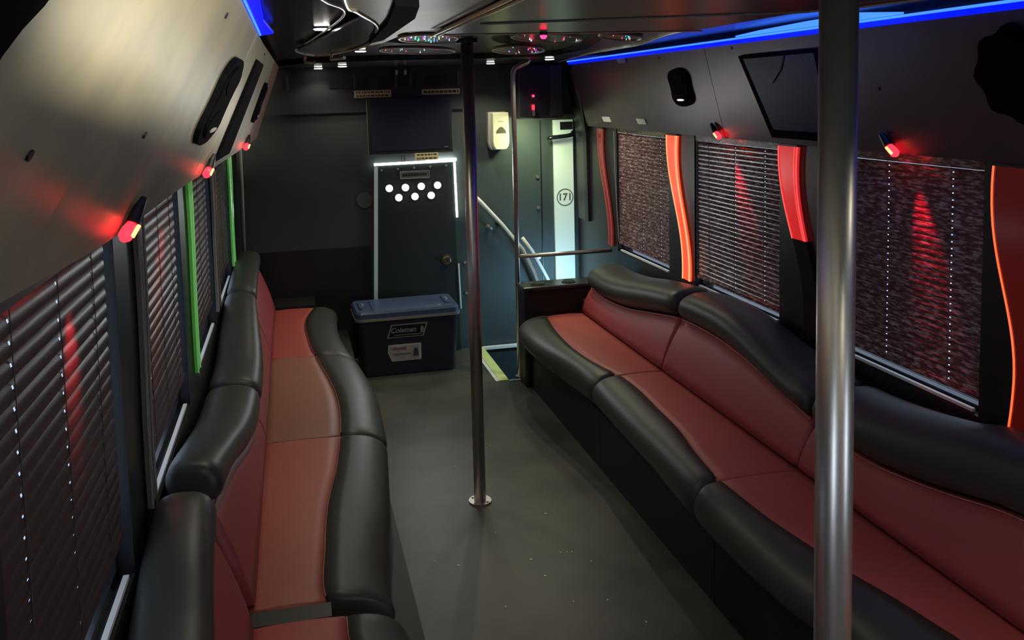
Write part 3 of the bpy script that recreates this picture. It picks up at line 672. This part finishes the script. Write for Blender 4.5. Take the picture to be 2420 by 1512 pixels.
tv = thing('television', 'black flat television mounted above the front door', 'television')
MB().box(.505, 1.080, YF-.085, YF-.045, 1.405, 1.790).obj('housing', mat('tv_black', (.018, .024, .028), .35), tv, bevel=.004)
box('glass', mat('tv_glass', (.016, .022, .036), .16, coat=.4), .530, 1.060, YF-.089, YF-.0855, 1.435, 1.765, tv)
box('left_edge', M['inkgrey'], .5000, .5045, YF-.088, YF-.05, 1.405, 1.79, tv)
box('bottom_edge', M['inkgrey'], .505, 1.08, YF-.088, YF-.0855, 1.405, 1.412, tv)
box('brand_mark', M['silver'], 1.02, 1.045, YF-.091, YF-.0892, 1.445, 1.450, tv)
box('wall_mount', M['black'], .6, 1.0, YF-.0445, YF-.0285, 1.5, 1.75, tv)
for x in (.725, .745): box('cable', M['inkgrey'], x, x+.006, YF-.04, YF-.03, 1.345, 1.404, tv)
def sticker(x0, x1, z0, z1, label, rows, y=YF-.0295, tilt=0):
    root = thing('notice_sticker', label, 'sticker', 'cream notice stickers on the front wall')
    box('paper', M['cream'], x0, x1, y-.002, y, z0, z1, root)
    for r in range(rows):
        z = z0+(z1-z0)*(r+.5)/rows; h = (z1-z0)/rows*.22
        x = x0+.012
        mb = MB()
        while x < x1-.02:
            w = random.uniform(.008, .026); mb.box(x, min(x+w, x1-.01), y-.0026, y-.0021, z-h, z+h); x += w+.006
        mb.obj('print', M['ink'], root)
sticker(.425, .675, 1.797, 1.845, 'cream notice sticker above the left corner of the television', 2)
sticker(.885, 1.150, 1.805, 1.842, 'thin cream notice sticker above the right corner of the television', 1)
sticker(.815, .975, 1.362, 1.412, 'cream notice sticker just below the television, above the door light', 2, y=YF-.0895)
# soap dispenser
dp = thing('soap_dispenser', 'cream hand soap dispenser on the front wall right of the middle pole', 'dispenser')
prof = [(1.352, 1.672), (1.478, 1.672), (1.480, 1.46), (1.472, 1.43), (1.455, 1.408), (1.375, 1.408), (1.358, 1.43), (1.350, 1.46)]
MB().prism(prof, lambda p: (p[0]-.012, YF-.001, p[1]), lambda p: (p[0]-.012, YF-.05, p[1])).obj('back_shell', M['creamdark'], dp, bevel=.004)
pr2 = [(1.415+(x-1.415)*.9, 1.54+(z-1.54)*.97) for x, z in prof]
MB().prism(pr2, lambda p: (p[0], YF-.0505, p[1]), lambda p: (p[0]+.003, YF-.105, p[1])).obj('front_cover', M['creamplastic'], dp, bevel=.006)
win = [(1.415-.036, 1.525), (1.415+.036, 1.525), (1.415+.030, 1.545), (1.415+.012, 1.565), (1.415, 1.57), (1.415-.012, 1.565), (1.415-.030, 1.545)]
MB().prism(win, lambda p: (p[0]+.003, YF-.1055, p[1]), lambda p: (p[0]+.003, YF-.108, p[1])).obj('view_window', mat('view_window', (.10, .09, .06), .3), dp)
for k in range(3): box('emblem', M['creamdark'], 1.398+.014*k, 1.407+.014*k, YF-.107, YF-.1055, 1.602, 1.612, dp)
# door control box with red lights
cb = thing('control_box', 'dark control box with red indicator lights above the stairwell', 'box')
MB().box(1.53, 1.84, 5.60, YF-.001, 1.62, 1.985).obj('housing', mat('box_black', (.016, .018, .024), .45), cb, bevel=.006)
box('side_cover', mat('side_grey', (.05, .052, .055), .4), 1.75, 1.835, 5.59, 5.599, 1.63, 1.975, cb)
disc_y(1.63, 5.599, 1.775, .008, .008, 12).obj('indicator', M['redled'], cb)
box('red_switch', M['redhot'], 1.620, 1.636, 5.588, 5.599, 1.68, 1.715, cb); box('switch_lever', M['inkgrey'], 1.622, 1.636, 5.580, 5.592, 1.640, 1.678, cb)
# numbered pale strip
ns = thing('numbered_strip', 'tall pale lit strip with the number 171 in a circle by the entry door', 'panel')
box('strip_panel', M['frost'], 1.82, 1.965, YF-.020, YF-.001, .42, 1.60, ns)
def ring(cx, cz, r, w, y, m, parent, name):
    mb = MB(); n = 40; v = []; f = []
    for k in range(n):
        a = 2*PI*k/n
        for rr in (r, r-w): v += [(cx+rr*math.cos(a), y, cz+rr*math.sin(a)), (cx+rr*math.cos(a), y-.0015, cz+rr*math.sin(a))]
    for k in range(n):
        a, b = 4*k, 4*((k+1) % n); f += [(a+1, b+1, b+3, a+3), (a, a+2, b+2, b), (a, b, b+1, a+1), (a+2, a+3, b+3, b+2)]
    return mb.add(v, f).obj(name, m, parent)
NI = mat('number_ink', (.08, .10, .10), .5)
ring(1.898, 1.045, .062, .006, YF-.0205, NI, ns, 'number_ring')
text_mesh('171', .072, NI, ns, (1.898, YF-.0215, 1.045), (1, 0, 0), (0, 0, 1), 'number', bold=.001)
box('strip_bracket', M['black'], 1.87, 1.96, YF-.03, YF-.0205, 1.53, 1.585, ns)
dh = thing('door_lever', 'black horizontal door lever in front of the pale numbered strip', 'handle')
MB().tube([(1.755, 5.70, 1.475), (1.80, 5.70, 1.480), (1.90, 5.70, 1.487), (1.945, 5.71, 1.495), (1.955, YF-.040, 1.512)], [.010, .016, .015, .016, .012], 12).obj('lever', M['blackgloss'], dh, True)

# ------------------------------------------------------------------ cooler
ck = thing('cooler', 'navy blue hard cooler box with a pale rim standing before the front door', 'cooler', None, (.68, 5.49, 0))
ck.rotation_euler = (0, 0, .02)
def rrect(w, d_, r, n=6):
    out = []
    for cx, cy, a0 in ((w/2-r, d_/2-r, 0), (-w/2+r, d_/2-r, PI/2), (-w/2+r, -d_/2+r, PI), (w/2-r, -d_/2+r, 3*PI/2)):
        for k in range(n+1): a = a0+k*PI/2/n; out.append((cx+r*math.cos(a), cy+r*math.sin(a)))
    return out
def stack(lv, m, name, parent, sm=False):
    return MB().loft([[(x, y, z) for x, y in rrect(w, d_, r)] for z, w, d_, r in lv]).obj(name, m, parent, sm)
stack([(0, .600, .29, .03), (.01, .615, .30, .035), (.36, .665, .34, .04), (.372, .67, .345, .04)], M['navy'], 'tub', ck)
stack([(.373, .688, .360, .045), (.390, .690, .362, .045)], M['silver'], 'rim', ck)
ld = stack([(.391, .680, .352, .045), (.420, .680, .352, .045), (.434, .660, .335, .04)], M['navylid'], 'lid', ck)
stack([(.4345, .46, .27, .02), (.441, .45, .26, .02)], M['navylid'], 'lid_panel', ld)
for sx in (-1, 1):
    stack([(.4345, .05, .22, .02), (.446, .045, .21, .02)], M['navylid'], 'lid_grip', ld).location.x = sx*.28
    stack([(.4465, .02, .08, .008), (.449, .018, .07, .008)], mat('cup_ring', (.16, .20, .27), .3), 'lid_cup_ring', ld).location.x = sx*.28
# badge and sticker on the front face (face slants a little)
yf = lambda z: -(.15+(.34-.30)/2*(z-.01)/.35)-.0012
def onf(poly, name, m, lift=0, th=.0015, par=None):
    poly = [(x*1.17-.034, .20+(z-.20)*1.12) for x, z in poly]
    return MB().prism(poly, lambda p: (p[0], yf(p[1])-lift, p[1]), lambda p: (p[0], yf(p[1])-lift-th, p[1])).obj(name, m, par or ck)
bdg = onf([(-.095, .245), (.110, .245), (.135, .325), (-.070, .325)], 'badge_border', M['strapmat'])
onf([(-.084, .252), (.104, .252), (.124, .318), (-.064, .318)], 'badge_field', mat('badge_black', (.006, .006, .007), .4), .0017, par=bdg)
GI = mat('badge_ink', (.26, .26, .26), .4)
text_mesh('Coleman', .046, GI, bdg, (-.038, yf(.285)-.0045, .300), (1, 0, 0), (0, 0, 1), 'lettering', shear=.25, bold=.0012)
onf([(.094, .268), (.108, .268), (.112, .295), (.106, .306), (.098, .306), (.092, .295)], 'lantern_mark', GI, .0035, par=bdg)
onf([(-.050, .259), (.100, .259), (.101, .263), (-.049, .263)], 'badge_line', GI, .0035, par=bdg)
lbl = onf([(-.070, .105), (.090, .105), (.095, .115), (.095, .205), (-.088, .205), (-.092, .16)], 'label_edge', mat('label_white', (.55, .55, .53), .3))
onf([(-.062, .114), (.082, .114), (.085, .195), (-.078, .195), (-.080, .165)], 'label_paper', M['paper'], .0017, par=lbl)
onf([(.050, .130), (.078, .130), (.078, .160), (.071, .176), (.057, .176), (.050, .160)], 'label_picture', mat('label_dark', (.05, .06, .055), .4), .0034, par=lbl)
onf([(-.066, .175), (.010, .175), (.010, .188), (-.066, .188)], 'label_print', mat('label_redprint', (.30, .16, .14), .5), .0034, par=lbl)
onf([(-.060, .145), (.035, .145), (.035, .152), (-.060, .152)], 'label_print', mat('label_brownprint', (.20, .17, .14), .5), .0034, par=lbl)

# ------------------------------------------------------------------ left floor ledge behind cooler (seat end panel)
tag(MB().box(-.36, .10, 5.52, YF-.013, 0, .46).obj('seat_end_box', M['kick']), 'black box at the far end of the left bench against the front wall', 'box')
# specks of confetti on the floor
sp = MB()
for x, y in ((.745, 3.25), (.83, 3.02), (.99, 3.35), (.66, 2.75), (.90, 2.72), (1.02, 2.70), (.70, 3.9), (.55, 3.05), (.47, 3.1), (1.10, 2.55), (1.05, 2.95), (.62, 2.5), (.85, 2.9), (.92, 4.1), (1.0, 3.03), (.98, 3.035), (.955, 3.04)):
    r = random.uniform(.003, .0055); sp.tube([(x, y, .0006), (x, y, .002)], r, 6)
tag(sp.obj('confetti', mat('confetti', (.8, .8, .7), .3)), 'tiny pale specks scattered on the aisle floor', 'confetti', kind='stuff')
bpy.context.view_layer.update()
